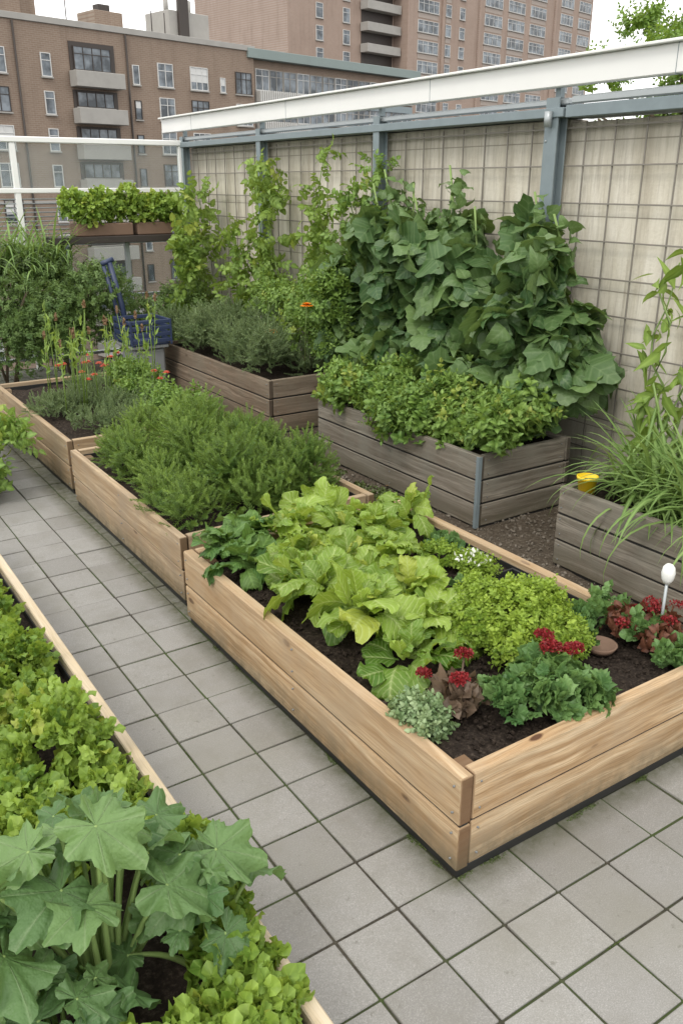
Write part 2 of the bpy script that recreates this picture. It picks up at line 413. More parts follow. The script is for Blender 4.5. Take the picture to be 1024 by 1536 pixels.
rn_=noise(nt,mapv(nt,o,(1,26,.6)),1,4,.7);c=mix(nt,ramp(nt,rn_,[(.58,0.),(.70,.6)]),c,(.27,.225,.165))
hz=ramp(nt,mth(nt,'ADD',sx.outputs[2],mth(nt,'MULTIPLY',n2,.5)),[(.25,.7),(.9,0.)])
c=mix(nt,hz,c,(.20,.19,.14))
tz=mth(nt,'MULTIPLY',mth(nt,'MULTIPLY_ADD',sx.outputs[2],2.2,-4.2,clamp=True),n2);c=mix(nt,tz,c,(.22,.20,.16))
nt.links.new(c,bs.inputs['Base Color']);bs.inputs['Roughness'].default_value=.9
bump(nt,mth(nt,'SUBTRACT',n3,mth(nt,'MULTIPLY',g,1.5)),.4,.01,bs);M['wall']=m
def brickmat(name,a,b,mort):
    m,nt,bs,out=newmat(name);tc=coords(nt);o=tc.outputs['Object']
    mp=N(nt,'ShaderNodeMapping');nt.links.new(o,mp.inputs[0]);mp.inputs['Rotation'].default_value=(PI/2,0,0)
    br=N(nt,'ShaderNodeTexBrick');nt.links.new(mp.outputs[0],br.inputs[0]);br.inputs['Scale'].default_value=1
    br.inputs['Brick Width'].default_value=.5;br.inputs['Row Height'].default_value=.16;br.inputs['Mortar Size'].default_value=.02
    br.inputs[1].default_value=(*a,1);br.inputs[2].default_value=(*b,1);br.inputs[3].default_value=(*mort,1)
    c=mix(nt,mth(nt,'MULTIPLY',noise(nt,o,.25,6,.75),.8),br.outputs[0],tuple(x*.62 for x in a))
    c=mix(nt,ramp(nt,noise(nt,mapv(nt,o,(.8,.8,.12)),1,4,.7),[(.5,0.),(.75,.5)]),c,tuple(x*.6 for x in b))
    nt.links.new(c,bs.inputs['Base Color']);bs.inputs['Roughness'].default_value=.9;return m
M['brick']=brickmat('brown_brick',(.275,.20,.15),(.235,.165,.122),(.33,.28,.23))
M['brick2']=brickmat('tower_brick',(.37,.27,.215),(.33,.235,.185),(.42,.35,.31))
M['concrete']=simple('pale_concrete',(.38,.365,.34),.85,sc=1,var=.3)
M['wframe']=simple('window_frame_white',(.58,.58,.57),.5,var=.1)
M['copper']=simple('patinated_fascia',(.22,.27,.26),.6,sc=.5)
m,nt,bs,out=newmat('window_glass');tc=coords(nt)
c=ramp(nt,noise(nt,tc.outputs['Object'],.55,3),[(.4,(.035,.045,.055)),(.62,(.20,.23,.26))])
nt.links.new(c,bs.inputs['Base Color']);bs.inputs['Roughness'].default_value=.12;M['glass']=m
m,nt,bs,out=newmat('balustrade_glass')
t=N(nt,'ShaderNodeBsdfTransparent');t.inputs[0].default_value=(.90,.92,.91,1)
bs.inputs['Base Color'].default_value=(.6,.64,.64,1);bs.inputs['Roughness'].default_value=.15
mx=N(nt,'ShaderNodeMixShader');mx.inputs[0].default_value=.10
nt.links.new(t.outputs[0],mx.inputs[1]);nt.links.new(bs.outputs[0],mx.inputs[2]);nt.links.new(mx.outputs[0],out.inputs[0]);M['bglass']=m
L={}
L['lettuce']=leafmat('lettuce_leaf',(.085,.19,.022),(.38,.52,.085),.5,(.60,.70,.30),tr=.3,side=22,bmp=.9,rough=.4,spots=1)
L['lettuce_d']=leafmat('dark_lettuce_leaf',(.05,.13,.03),(.16,.27,.06),.4,tr=.25,side=20,bmp=.5)
L['curly']=leafmat('curly_leaf',(.11,.22,.03),(.35,.48,.085),.25,tr=.3,bmp=.3,spots=1)
L['big']=leafmat('squash_leaf',(.075,.16,.055),(.20,.32,.11),.55,(.44,.56,.32),tr=.25,bmp=.9,rough=.45)
L['stemg']=leafmat('green_stem',(.22,.34,.10),(.34,.46,.16),.0,tr=.1,bmp=0)
L['basil']=leafmat('bush_herb_leaf',(.14,.25,.03),(.39,.52,.08),.2,tr=.3,bmp=0)
L['rose']=leafmat('rosemary_leaf',(.075,.155,.03),(.27,.39,.09),.3,tr=.28,bmp=0)
L['straw']=leafmat('strawberry_leaf',(.065,.155,.045),(.19,.32,.10),.35,tr=.22,bmp=.3)
L['silver']=leafmat('silver_herb_leaf',(.13,.22,.09),(.36,.46,.25),.2,tr=.2,bmp=0)
L['redl']=leafmat('red_leaf',(.09,.035,.02),(.20,.08,.045),.3,(.35,.15,.10),tr=.2)
L['redfl']=leafmat('red_blossom',(.15,.012,.015),(.36,.03,.035),.0,(.6,.1,.1),tr=.2,bmp=0)
L['heuch']=leafmat('bronze_leaf',(.09,.07,.05),(.22,.15,.10),.4,(.3,.2,.15),tr=.2)
L['orange']=leafmat('orange_petal',(.85,.22,.01),(.95,.36,.02),.0,(.9,.4,.05),tr=.2,bmp=0)
L['redpet']=leafmat('scarlet_petal',(.70,.08,.04),(.80,.17,.09),.0,(.8,.2,.1),tr=.2,bmp=0)
L['white']=leafmat('white_petal',(.75,.78,.65),(.85,.86,.8),.0,(.8,.8,.8),tr=.2,bmp=0)
L['vine']=leafmat('bean_leaf',(.05,.115,.038),(.175,.275,.09),.35,(.28,.38,.18),tr=.24,side=16,bmp=.5,rough=.42)
L['climb']=leafmat('climber_leaf',(.12,.21,.035),(.29,.41,.09),.3,tr=.3,spots=1)
L['mint']=leafmat('mint_leaf',(.085,.175,.033),(.27,.40,.09),.3,tr=.28,spots=1)
L['sage']=leafmat('grey_green_leaf',(.11,.175,.07),(.26,.34,.165),.2,tr=.22)
L['shrub']=leafmat('shrub_leaf',(.06,.125,.032),(.18,.27,.08),.2,tr=.24,bmp=0)
L['grass']=leafmat('grass_blade',(.10,.19,.04),(.26,.38,.12),.3,tr=.25,bmp=0)
L['moss']=leafmat('moss',(.06,.09,.02),(.12,.165,.045),.0,tr=.1,bmp=0)
L['dry']=leafmat('dry_leaf',(.18,.11,.06),(.34,.22,.12),.0,(.3,.2,.1),tr=.1,bmp=0)
L['tree']=leafmat('tree_leaf',(.10,.20,.03),(.28,.42,.08),.2,tr=.3,bmp=0)
T={}
T['let']=[gridleaf(.35+.035*(i%4),13,5,curl=.1+.22*i,fold=.12-.035*i,ruf=.06+.014*(i%5),ph=i*1.9,prof='round',freq=11+2*i,cup=.10,puck=.032,twist=.16*(i%3-1),irr=.09) for i in range(8)]
T['ov']=[gridleaf(.30,3,1,curl=.5+.3*i,fold=.25,prof='ov') for i in range(3)]
T['ovs']=[gridleaf(.33,8,1,curl=.6+.3*i,fold=.25,prof='ov',saw=.12) for i in range(3)]
T['lance']=[gridleaf(.13,4,1,curl=.4+.5*i,fold=.2,prof='lance') for i in range(3)]
T['heart']=[gridleaf(.42,8,3,curl=.6+.35*i,fold=.15,ruf=.05,ph=i*2.,prof='heart',freq=9,cup=.1,saw=.025,puck=.012,twist=.12*(i%3-1)) for i in range(5)]
sl=[lobed(5,2,(.08,.6,1.),.30,150,.10,.20,.3,i,1.2,.1) for i in range(5)]
T['curly']=sl
T['crest']=[pinnate(sl,2,.62,i,62) for i in range(4)]
T['big']=[lobed(7,10,(.02,.2,.42,.62,.80,.92,1.),.26,166,.022,.17,.35,20+i,1.05+.06*(i%3),.025,1.1) for i in range(8)]
T['vl']=[lobed(5,6,(.03,.35,.7,1.),.16,160,.03,.10,.3,40+i,1.25,.04,.9) for i in range(4)]
T['small_round']=[gridleaf(.42,3,1,curl=.5,fold=.2,prof='ov')]
T['need']=[needle_sprig(46,.19,.05,i,72,.45) for i in range(5)]
T['needs']=[needle_sprig(30,.22,.07,i+9,55) for i in range(4)]
T['mint']=[leafy_sprig(T['ovs'],4,.42,i) for i in range(4)]
T['mintu']=[leafy_sprig(T['ov'],5,.34,i+5) for i in range(4)]
T['basil']=[leafy_sprig(T['small_round'],3,.5,i+5,55) for i in range(3)]
T['pin']=[pinnate(T['ovs'],3,.36,i) for i in range(4)]
T['tri']=[compose([(STEM,np.eye(3),(0,0,0),.6)]+[(lobed(5,4,(.05,.5,1.),.22,130,.05,.14,.2,i*3+k,1.2),fr1((math.sin(a),math.cos(a),-.1),(0,0,1)),(0,.55,0),.62) for k,a in enumerate((-1.2,0,1.2))]) for i in range(4)]
T['blade']=[gridleaf(.018+.004*(i%2),9,1,curl=.8+.45*i,fold=.6,prof='blade') for i in range(5)]
T['petal']=[gridleaf(.35,3,1,curl=.5,fold=.1,prof='ov')]
# ------------------------------------------------------------ environment slab, ground
b=MB();box(b,(-1500,-1500,-14.5),(1500,1500,-14.1),0,.01)
b.build('ground',[simple('street_asphalt',(.07,.07,.068),.9,sc=.05)])
b=MB();box(b,(-7,-5,-14.0),(13,10.25,-.045),0,.01);b.build('rooftop_building',[M['concrete']])
b=MB();box(b,(-7,-5,-.042),(13,10.2,-.006),0,.001);b.build('paving_bed',[M['joint']])
b=MB();P=.22
for i in range(-24,21):
    for j in range(-16,42):
        x=1.2035+i*P;y=1.08+j*P
        if x<-4 or x>4.45 or y>9.9: continue
        if x>2.62 and y>1.25: continue
        g=.0042;tz=rng.normal(0,.0015)
        R=rotm('X',rng.normal(0,.004))@rotm('Y',rng.normal(0,.004))@rotm('Z',rng.normal(0,.005))
        box(b,(x+g,y+g,-.035),(x+P-g,y+P-g,tz),0,.0025,R=R,rnd=float(np.clip(rng.normal(.5,.33),0,1)))
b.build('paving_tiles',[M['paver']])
def gridsheet(b,x0,x1,y0,y1,z,step,amp,mat=0,fs=6):
    nx=max(2,int((x1-x0)/step));ny=max(2,int((y1-y0)/step))
    X,Y=np.meshgrid(np.linspace(x0,x1,nx+1),np.linspace(y0,y1,ny+1),indexing='ij')
    Z=np.array([mnoise.noise(Vector((x*fs,y*fs,z)))*.6+mnoise.noise(Vector((x*fs*4,y*fs*4,3)))*.3 for x,y in zip(X.ravel(),Y.ravel())])*amp+z
    V=np.c_[X.ravel(),Y.ravel(),Z];I=np.arange(len(V)).reshape(nx+1,ny+1)
    F=np.stack([I[:-1,:-1],I[1:,:-1],I[1:,1:],I[:-1,1:]],-1).reshape(-1,4)
    b.add(V,F,None,None,mat,True)
CUBE=(np.array([(x,y,z) for x in(-.5,.5) for y in(-.5,.5) for z in(-.4,.4)])*np.array([1,.8,.9]),np.array([[0,1,3,2],[4,6,7,5],[0,4,5,1],[2,3,7,6],[0,2,6,4],[1,5,7,3]]),np.zeros((8,2)),np.zeros(8))
def crumbs(b,x0,x1,y0,y1,z,n,s,mat):
    loc=np.c_[rng.uniform(x0,x1,n),rng.uniform(y0,y1,n),np.full(n,z)+rng.uniform(-.002,.006,n)]
    d=rng.normal(size=(n,3));R=frames(d,rng.normal(size=(n,3)))
    b.inst(CUBE,R,loc,s*(.25+.75*rng.random(n)**3),rng.random(n),mat,False)
b=MB();gridsheet(b,2.66,4.5,1.36,10.1,.008,.06,.018)
crumbs(b,2.72,4.4,1.4,6,.012,6000,.02,1)
b.build('gravel_ground',[M['gravel'],soilmat('pebbles',(.12,.10,.08),(.24,.21,.17),(.4,.36,.31))])
# ------------------------------------------------------------ raised beds
def bed(name,x0,x1,y0,y1,zt,nb,wood,th=.04,z0=.035,soil=.06,gap=.006,warp=.004,ch=.004):
    b=MB()
    box(b,(x0+.010,y0+.010,.002),(x1-.010,y1-.010,z0),2,.002)
    for lo,hi in(((x0+th+.0015,y0+th+.002),(x0+th+.006,y1-th-.002)),((x1-th-.006,y0+th+.002),(x1-th-.0015,y1-th-.002)),((x0+th+.007,y0+th+.008),(x1-th-.007,y0+th+.013)),((x0+th+.007,y1-th-.013),(x1-th-.007,y1-th-.008))):
        box(b,(*lo,z0+.001),(*hi,zt-.03),2,.001)
    hb=(zt-z0)/nb
    for k in range(nb):
        za=z0+k*hb+.001;zb=z0+(k+1)*hb-gap*(k<nb-1)
        for X0,X1 in((x0,x0+th),(x1-th,x1)):
            j=rng.uniform(-warp,warp)*.6+(k%2)*warp*.5*(-1 if X0==x0 else 1)
            a=rng.uniform(-.0012,.0012)
            box(b,(X0+j,y0+rng.uniform(-.002,.002),za),(X1+j,y1+rng.uniform(-.002,.002),zb),0,ch,R=rotm('Z',a)@rotm('X',rng.uniform(-.0012,.0012)*(k==nb-1)),rnd=(.15+.7*((k+rng.integers(0,2))%2))*rng.uniform(.7,1.2))
            # dark strip added in the board seam: dirt plus the gap's shade as colour
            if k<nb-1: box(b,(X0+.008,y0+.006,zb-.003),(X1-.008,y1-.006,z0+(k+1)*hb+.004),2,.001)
        for Y0,Y1 in((y0,y0+th),(y1-th,y1)):
            j=rng.uniform(0,warp)*.6+.003+((k+1)%2)*.002
            jj=j if Y0==y0 else -j
            box(b,(x0+th+.005,Y0+jj,za),(x1-th-.005,Y1+jj,zb),0,ch,rnd=rng.uniform(0,.7))
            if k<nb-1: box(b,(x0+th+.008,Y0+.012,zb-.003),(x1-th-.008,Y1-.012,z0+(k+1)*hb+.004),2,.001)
    for X in(x0+th+.014,x1-th-.074):
        for Y in(y0+th+.02,y1-th-.08):
            box(b,(X,Y,z0),(X+.06,Y+.06,zt-.035),0,.003)
    for k in range(nb):
        z=z0+(k+.5)*hb
        for dz in(-.28,.28):
            for Y in(y0+.03,y1-.03,(y0+y1)/2-.02): tube(b,[(x0-.006,Y+rng.normal(0,.003),z+dz*hb),(x0+.003,Y,z+dz*hb)],.0035,3,8)
            for X in(x0+.08,x1-.08): tube(b,[(X+rng.normal(0,.003),y0+.0005,z+dz*hb),(X,y0+.010,z+dz*hb)],.0035,3,8)
    gridsheet(b,x0+th+.006,x1-th-.006,y0+th+.013,y1-th-.013,zt-soil,.03,.035,1)
    crumbs(b,x0+th+.01,x1-th-.01,y0+th+.02,y1-th-.02,zt-soil+.002,5000 if y0==1.5 else 300,.017,4)
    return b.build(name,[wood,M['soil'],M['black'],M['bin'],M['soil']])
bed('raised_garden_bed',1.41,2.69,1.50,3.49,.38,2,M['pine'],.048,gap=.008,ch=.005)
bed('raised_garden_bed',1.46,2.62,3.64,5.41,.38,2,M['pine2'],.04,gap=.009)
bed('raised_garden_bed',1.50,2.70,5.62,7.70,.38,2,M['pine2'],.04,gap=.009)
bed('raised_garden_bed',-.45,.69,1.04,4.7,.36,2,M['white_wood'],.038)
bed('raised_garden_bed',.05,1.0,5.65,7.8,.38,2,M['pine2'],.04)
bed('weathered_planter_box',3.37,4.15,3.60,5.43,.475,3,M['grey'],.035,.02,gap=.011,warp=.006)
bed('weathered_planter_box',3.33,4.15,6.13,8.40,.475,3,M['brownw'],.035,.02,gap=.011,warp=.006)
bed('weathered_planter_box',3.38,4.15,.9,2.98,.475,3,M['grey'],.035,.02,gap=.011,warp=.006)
b=MB();box(b,(3.350,3.588,.02),(3.354,3.612,.478),0,.001);box(b,(3.355,3.588,.02),(3.378,3.592,.478),0,.001);b.build('corner_bracket',[M['steel']])
# ------------------------------------------------------------ wall
b=MB()
box(b,(4.5,-3,0),(4.66,4.16,2.36),0,.004);box(b,(4.5,4.162,0),(4.66,10.02,2.38),0,.004)
b.build('garden_wall',[M['wall']])
b=MB()
z=.10
while z<2.36:
    box(b,(4.452,-3,z-.0048),(4.460,10.0,z+.0048),0,.001);z+=.2225
y=-2.9
while y<10:
    if not abs(y-4.2)<.06: box(b,(4.461,y-.0048,.02),(4.469,y+.0048,2.36),0,.001)
    y+=.23
b.build('wire_mesh_trellis',[M['wire']])
b=MB()
for Y,w in((4.2,.11),(6.1,.08),(8.1,.08),(9.96,.08),(2.2,.11),(.2,.11)):
    box(b,(4.36,Y-w/2,0),(4.372,Y+w/2,2.5),0,.002);box(b,(4.372,Y-.006,0),(4.44,Y+.006,2.5),0,.002);box(b,(4.44,Y-w/2,0),(4.451,Y+w/2,2.5),0,.002)
    box(b,(4.40,Y-.02,2.5),(4.44,Y+.02,2.56),0,.002)
    for z in(.8,1.6,2.25): tube(b,[(4.355,Y+w*.3,z),(4.361,Y+w*.3,z)],.008,1,6)
box(b,(4.35,4.1,2.385),(4.62,10.05,2.44),0,.004);box(b,(4.39,4.1,2.455),(4.44,10.05,2.495),1,.01)
box(b,(4.36,-3,2.38),(4.60,4.09,2.45),0,.004)
box(b,(4.36,-3,2.455),(4.40,4.05,2.50),1,.008)
tube(b,[(4.33,4.2,2.33),(4.33,4.2,2.42)],.025,1,10)
b.build('steel_wall_frame',[M['steel'],M['galv']])
b=MB();box(b,(4.34,-3,2.555),(4.41,10.45,2.705),0,.006);box(b,(4.30,-3,2.706),(4.45,10.45,2.722),0,.003)
for y in(-1,1.2,3.3,5.4,7.5,9.6): box(b,(4.338,y,2.552),(4.412,y+.004,2.708),1,.001)
b.build('white_top_rail',[M['white'],M['steel']])
b=MB()
for X in(4.36,2.47,.5,-1.5,-3.5,-5.5):
    box(b,(X-.03,9.97,0),(X+.03,10.03,2.40),0,.006)
box(b,(-7,9.96,2.401),(4.45,10.04,2.46),0,.008)
box(b,(-7,9.965,1.90),(4.33,9.969+.05,1.95),0,.006)
for k in range(9):
    z=1.84-k*.045;tube(b,[(-7,10.0,z),(4.33,10.0,z)],.007,1,6)
for z in(1.35,.75,.12): box(b,(-7,9.98,z),(4.33,10.02,z+.035),1,.004)
box(b,(-7,9.996,.16),(4.33,10.004,1.34),2,.001);box(b,(-7,9.996,1.955),(4.33,10.004,2.398),2,.001)
b.build('glass_balustrade',[M['white'],M['galv'],M['bglass']])
b=MB()
box(b,(2.6,9.35,1.40),(4.3,9.72,1.47),0,.005)
for X in(2.7,3.45,4.2): box(b,(X-.025,9.5,0),(X+.025,9.55,1.399),2,.004)
for X0,X1 in((2.88,3.5),(3.55,3.95)): 
    box(b,(X0,9.4,1.472),(X1,9.66,1.60),1,.01)
b.build('planter_shelf',[M['dark'],M['terra'],M['galv']])
b=MB();cl=[(x,9.50+rng.normal(0,.03),1.75+rng.normal(0,.04),.15,.16,.16) for x in np.linspace(2.90,3.95,8)]
scatter(b,T['crest'],cl,1300,(.05,.09),0,up=.2,droop=.15,zmin=-.9,shell=.25,jit=.5,rb=.1);b.build('lime_foliage_plant',[L['curly']])
b=MB()
box(b,(2.86,7.95,.06),(3.18,8.30,.5),1,.02)
box(b,(2.83,7.92,.5),(3.21,8.33,.53),1,.008)
for z in(.56,.62,.68,.74):
    box(b,(2.82,7.9,z),(3.24,7.915,z+.035),0,.003);box(b,(2.82,8.33,z),(3.24,8.345,z+.035),0,.003)
    box(b,(2.82,7.916,z),(2.835,8.329,z+.035),0,.003);box(b,(3.225,7.916,z),(3.24,8.329,z+.035),0,.003)
for X in(2.82,3.03,3.22):
    for Y in(7.893,8.347): box(b,(X,Y-.004,.535),(X+.02,Y+.004,.78),0,.002)
box(b,(2.84,7.92,.535),(3.22,8.325,.55),0,.002)
tube(b,[(2.98,8.36,.5),(2.93,8.38,.9),(2.86,8.42,1.28)],.028,0,8);tube(b,[(2.90,8.36,.6),(2.86,8.39,.95),(2.80,8.42,1.25)],.02,0,8)
tube(b,[(2.78,8.42,1.27),(2.90,8.42,1.31)],.025,0,8)
for X in(2.84,3.2):
    a=np.linspace(0,2*PI,17);tube(b,[(X,8.34+.06*math.cos(t),.064+.06*math.sin(t)) for t in a],.012,2,6)
b.build('garden_cart',[M['blue'],M['bin'],M['black']])
# ------------------------------------------------------------ plants, bed A
b=MB()
for x,y,l,n in [(1.71,2.14,.13,16),(1.93,2.24,.15,18),(1.72,2.38,.155,18),(1.97,2.46,.155,18),(1.68,2.62,.165,20),(1.94,2.70,.16,18),(1.71,2.87,.17,20),(1.97,2.94,.16,18),(1.77,3.10,.15,18),(2.18,2.92,.14,14),(2.28,3.12,.155,18),(2.04,3.20,.16,16),(1.84,3.32,.145,14),(2.2,3.36,.14,14),(2.50,3.2,.12,12),(2.47,3.36,.12,12),(1.83,2.52,.13,12),(1.84,2.98,.14,12)]:
    l*=rng.uniform(.92,1.18)
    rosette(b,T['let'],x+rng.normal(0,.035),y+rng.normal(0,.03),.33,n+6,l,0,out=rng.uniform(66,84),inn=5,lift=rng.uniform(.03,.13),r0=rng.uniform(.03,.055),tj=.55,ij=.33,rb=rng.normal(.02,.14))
b.build('lettuce_row',[L['lettuce']])
b=MB()
for x,y in((1.56,3.16),(1.57,3.34),(1.70,3.40)): rosette(b,T['let'],x,y,.33,22,.125,0,out=85,inn=10,lift=.07,tj=.5,ij=.3,r0=.04)
b.build('dark_lettuce',[L['lettuce_d']])
b=MB();cl=[(2.17,2.05,.39,.20,.20,.19),(2.03,2.14,.38,.13,.13,.13),(2.31,2.12,.38,.14,.15,.15),(2.22,1.90,.38,.14,.12,.12),(2.12,2.22,.39,.12,.12,.17),(2.06,1.95,.37,.11,.11,.13),(2.25,2.0,.43,.09,.09,.17)]
scatter(b,T['basil'],cl,2600,(.03,.055),0,up=.45,shell=.18,zmin=-.1,rs=.28,jit=.45);b.build('bush_basil',[L['basil']])
b=MB();cl=[(1.95,1.66,.38,.15,.13,.11),(1.82,1.74,.37,.10,.10,.09),(2.05,1.60,.37,.10,.08,.09),(2.0,1.76,.38,.1,.1,.1)]
scatter(b,T['tri'],cl,330,(.06,.10),0,up=.2,shell=.22,zmin=0.,rb=.08,jit=.45,rs=.28);b.build('strawberry_plant',[L['straw']])
b=MB();cl=[(1.69,1.84,.37,.10,.10,.09)]
scatter(b,T['curly'],cl,100,(.05,.09),0,up=.25,zmin=0)
fl=[(1.76,1.90,.49,.035,.035,.022),(1.60,1.92,.46,.028,.03,.018),(1.68,1.83,.455,.04,.035,.02)]
scatter(b,T['small_round'],fl,900,(.006,.012),1,up=.2,shell=.3,rs=.3)
for f in fl: tube(b,[(1.69,1.84,.34),(f[0],f[1],f[2])],.004,0,5)
b.build('stonecrop_plant',[L['heuch'],L['redfl']])
b=MB();fl=[(2.03,1.76,.50,.045,.04,.022),(2.10,1.72,.49,.05,.035,.02),(2.06,1.82,.51,.035,.04,.02)]
scatter(b,T['small_round'],fl,1200,(.006,.012),1,up=.2,shell=.3,rs=.3)
for f in fl: tube(b,[(f[0]-.02,f[1],.34),(f[0],f[1],f[2])],.004,0,5)
b.build('red_stonecrop_blossom',[L['heuch'],L['redfl']])
b=MB();cl=[(1.51,1.83,.38,.06,.08,.08),(1.48,1.76,.37,.045,.05,.07),(1.47,1.86,.37,.045,.05,.05),(1.54,1.78,.36,.05,.05,.09)]
scatter(b,T['pin'],cl,380,(.03,.055),0,up=.35,zmin=-.5,shell=.3,rs=.3,jit=.5);b.build('silver_herb',[L['silver']])
b=MB();cl=[(2.56,1.86,.38,.10,.10,.08),(2.58,1.70,.37,.11,.10,.08),(2.66,1.78,.41,.06,.1,.07)]
scatter(b,T['ovs'],cl,300,(.035,.06),0,up=.3,shell=.3);scatter(b,T['small_round'],[(c[0]+rng.normal(0,.05),c[1]+rng.normal(0,.05),c[2]+rng.uniform(.05,.09),.035,.035,.018) for c in cl*3],900,(.006,.013),1,up=.3,shell=.3,rs=.35)
b.build('red_leaf_plant',[L['redl'],L['redfl']])
b=MB();scatter(b,T['crest'],[(2.50,1.60,.36,.10,.05,.07),(2.35,1.90,.35,.06,.05,.06),(2.47,1.98,.36,.1,.07,.06),(2.56,1.55,.37,.08,.05,.08),(2.6,1.98,.38,.05,.08,.08),(2.58,1.78,.38,.1,.06,.06)],190,(.05,.08),0,up=.3,zmin=0,shell=.3)
b.build('low_green_plant',[L['straw']])
b=MB();scatter(b,T['basil'],[(2.46,2.62,.36,.10,.12,.07),(2.40,2.80,.36,.08,.1,.07)],220,(.035,.055),0,up=.4,zmin=0)
scatter(b,T['petal'],[(2.42,2.60,.43,.08,.09,.02)],50,(.012,.025),1,up=.3,zmin=0)
b.build('white_flowering_herb',[L['basil'],L['white']])
b=MB();scatter(b,T['tri'],[(2.2,2.72,.33,.12,.12,.05),(2.3,2.5,.33,.1,.1,.05),(2.55,2.95,.33,.08,.15,.06)],110,(.04,.07),0,up=.3,zmin=0)
b.build('small_seedlings',[L['straw']])
def lathe(b,cx,cy,z,prof,mat=0,n=28):
    V=[];F=[]
    for r,h in prof:
        for k in range(n): V.append((cx+r*math.cos(k*2*PI/n),cy+r*math.sin(k*2*PI/n),z+h))
    for i in range(len(prof)-1):
        for k in range(n):
            q=(k+1)%n;F.append([i*n+k,i*n+q,(i+1)*n+q,(i+1)*n+k])
    b.add(V,np.array(F),None,None,mat,True)
b=MB();lathe(b,2.48,2.08,.33,[(.001,.005),(.07,.005),(.075,0),(.085,.035),(.078,.035),(.07,.012),(.001,.012)]);b.build('terracotta_saucer',[M['terra']])
b=MB();lathe(b,2.40,1.84,.328,[(.001,.003),(.05,.003),(.065,.03),(.058,.03),(.045,.01),(.001,.01)]);b.build('terracotta_saucer',[M['terra']])
b=MB()
box(b,(2.42,2.28,.33),(2.60,2.52,.338),0,.003)
for a_ in((2.42,2.28,2.43,2.52),(2.59,2.28,2.60,2.52),(2.43,2.28,2.59,2.29),(2.43,2.51,2.59,2.52)): box(b,(a_[0],a_[1],.338),(a_[2],a_[3],.365),0,.002)
b.build('seed_tray',[M['black']])
b=MB();tube(b,[(2.63,1.75,.3),(2.632,1.752,.60)],.006,1,8)
lathe(b,2.632,1.752,.585,[(.001,0),(.012,.002),(.022,.02),(.026,.045),(.022,.068),(.012,.08),(.001,.083)],0,20);b.build('garden_stake_lamp',[M['white'],M['galv']])
# ------------------------------------------------------------ bed D foreground
b=MB();cl=[]
for y in np.arange(1.85,4.6,.15):
    for x in(.49,.30,.10,-.12,-.3):
        s=rng.uniform(.75,1.15)
        cl.append((x+rng.normal(0,.03),y+rng.normal(0,.05),.35+rng.normal(0,.04),.12*s,.12*s,.16*s))
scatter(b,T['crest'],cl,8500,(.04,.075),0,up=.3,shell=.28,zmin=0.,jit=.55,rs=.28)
b.build('curly_leaf_greens',[L['curly']])
b=MB();cl=[(x,y,.35,.10,.09,.10) for x,y in((.56,1.16),(.42,1.16),(.26,1.18),(.57,1.30),(.1,1.2),(.5,1.12),(.34,1.12),(.16,1.12),(.6,1.5),(.6,1.7))]
scatter(b,T['crest'],cl,1300,(.045,.08),0,up=.5,zmin=0.,shell=.3,jit=.5);b.build('curly_leaf_greens',[L['curly']])
def bigplant(b,cx,cy,z0,n,H,Rr,ls,seed,skip=.5):
    r=np.random.default_rng(seed)
    for i in range(n):
        az=i*2.4+r.uniform(0,.5);f=(i+.5)/n
        if math.sin(az)<-.5 and f>.3 and r.random()<skip: continue
        rad=Rr*(.15+.85*f)*r.uniform(.8,1.2);h=H*(1-.45*f**1.5)*r.uniform(.8,1.14)
        tip=np.array([cx+rad*math.cos(az),cy+rad*math.sin(az),z0+h])
        p0=np.array([cx+.03*math.cos(az),cy+.03*math.sin(az),z0])
        mid=(p0*.45+tip*.55)+np.array([0,0,.07*H])-np.array([math.cos(az),math.sin(az),0])*rad*.12
        t=np.linspace(0,1,8)[:,None];pts=(1-t)**2*p0+2*t*(1-t)*mid+t*t*tip
        tube(b,pts,np.linspace(.009,.004,8),1,6,rnd=.6)
        d=np.array([math.cos(az),math.sin(az),-.2-.35*f])+r.normal(size=3)*.28
        U=np.array([.35*math.cos(az)-.1,.35*math.sin(az)-.2,1.])+r.normal(size=3)*.4
        s=ls*r.uniform(.55,1.3)
        b.inst(T['big'][i%8],frames(d[None],U[None]),tip[None],[s],[r.uniform(.05,1.)],0)
b=MB();bigplant(b,.33,1.46,.30,28,.46,.25,.16,3,.6);bigplant(b,.55,1.42,.30,18,.28,.16,.12,5,.2);bigplant(b,.05,1.48,.3,22,.36,.22,.15,8,.1);bigplant(b,.2,1.27,.3,16,.24,.18,.12,11,.0);bigplant(b,.02,1.25,.3,14,.24,.15,.12,14,.0)
b.build('squash_plant',[L['big'],L['stemg']])
# ------------------------------------------------------------ bed B rosemary
b=MB();cl=[]
for y in np.arange(3.84,5.2,.19):
    for x in(1.70,1.92,2.14,2.36):
        e=.08 if (x in(1.70,2.36) or y<3.9) else 0
        s=rng.uniform(.82,1.25)
        cl.append((x+rng.normal(0,.04),y+rng.normal(0,.04),.43-e*.3,.16*s,.16*s,(.27-e+rng.normal(0,.045))*s))
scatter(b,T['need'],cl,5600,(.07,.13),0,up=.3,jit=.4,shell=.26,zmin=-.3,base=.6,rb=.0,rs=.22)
b.build('rosemary_bush',[L['rose']])
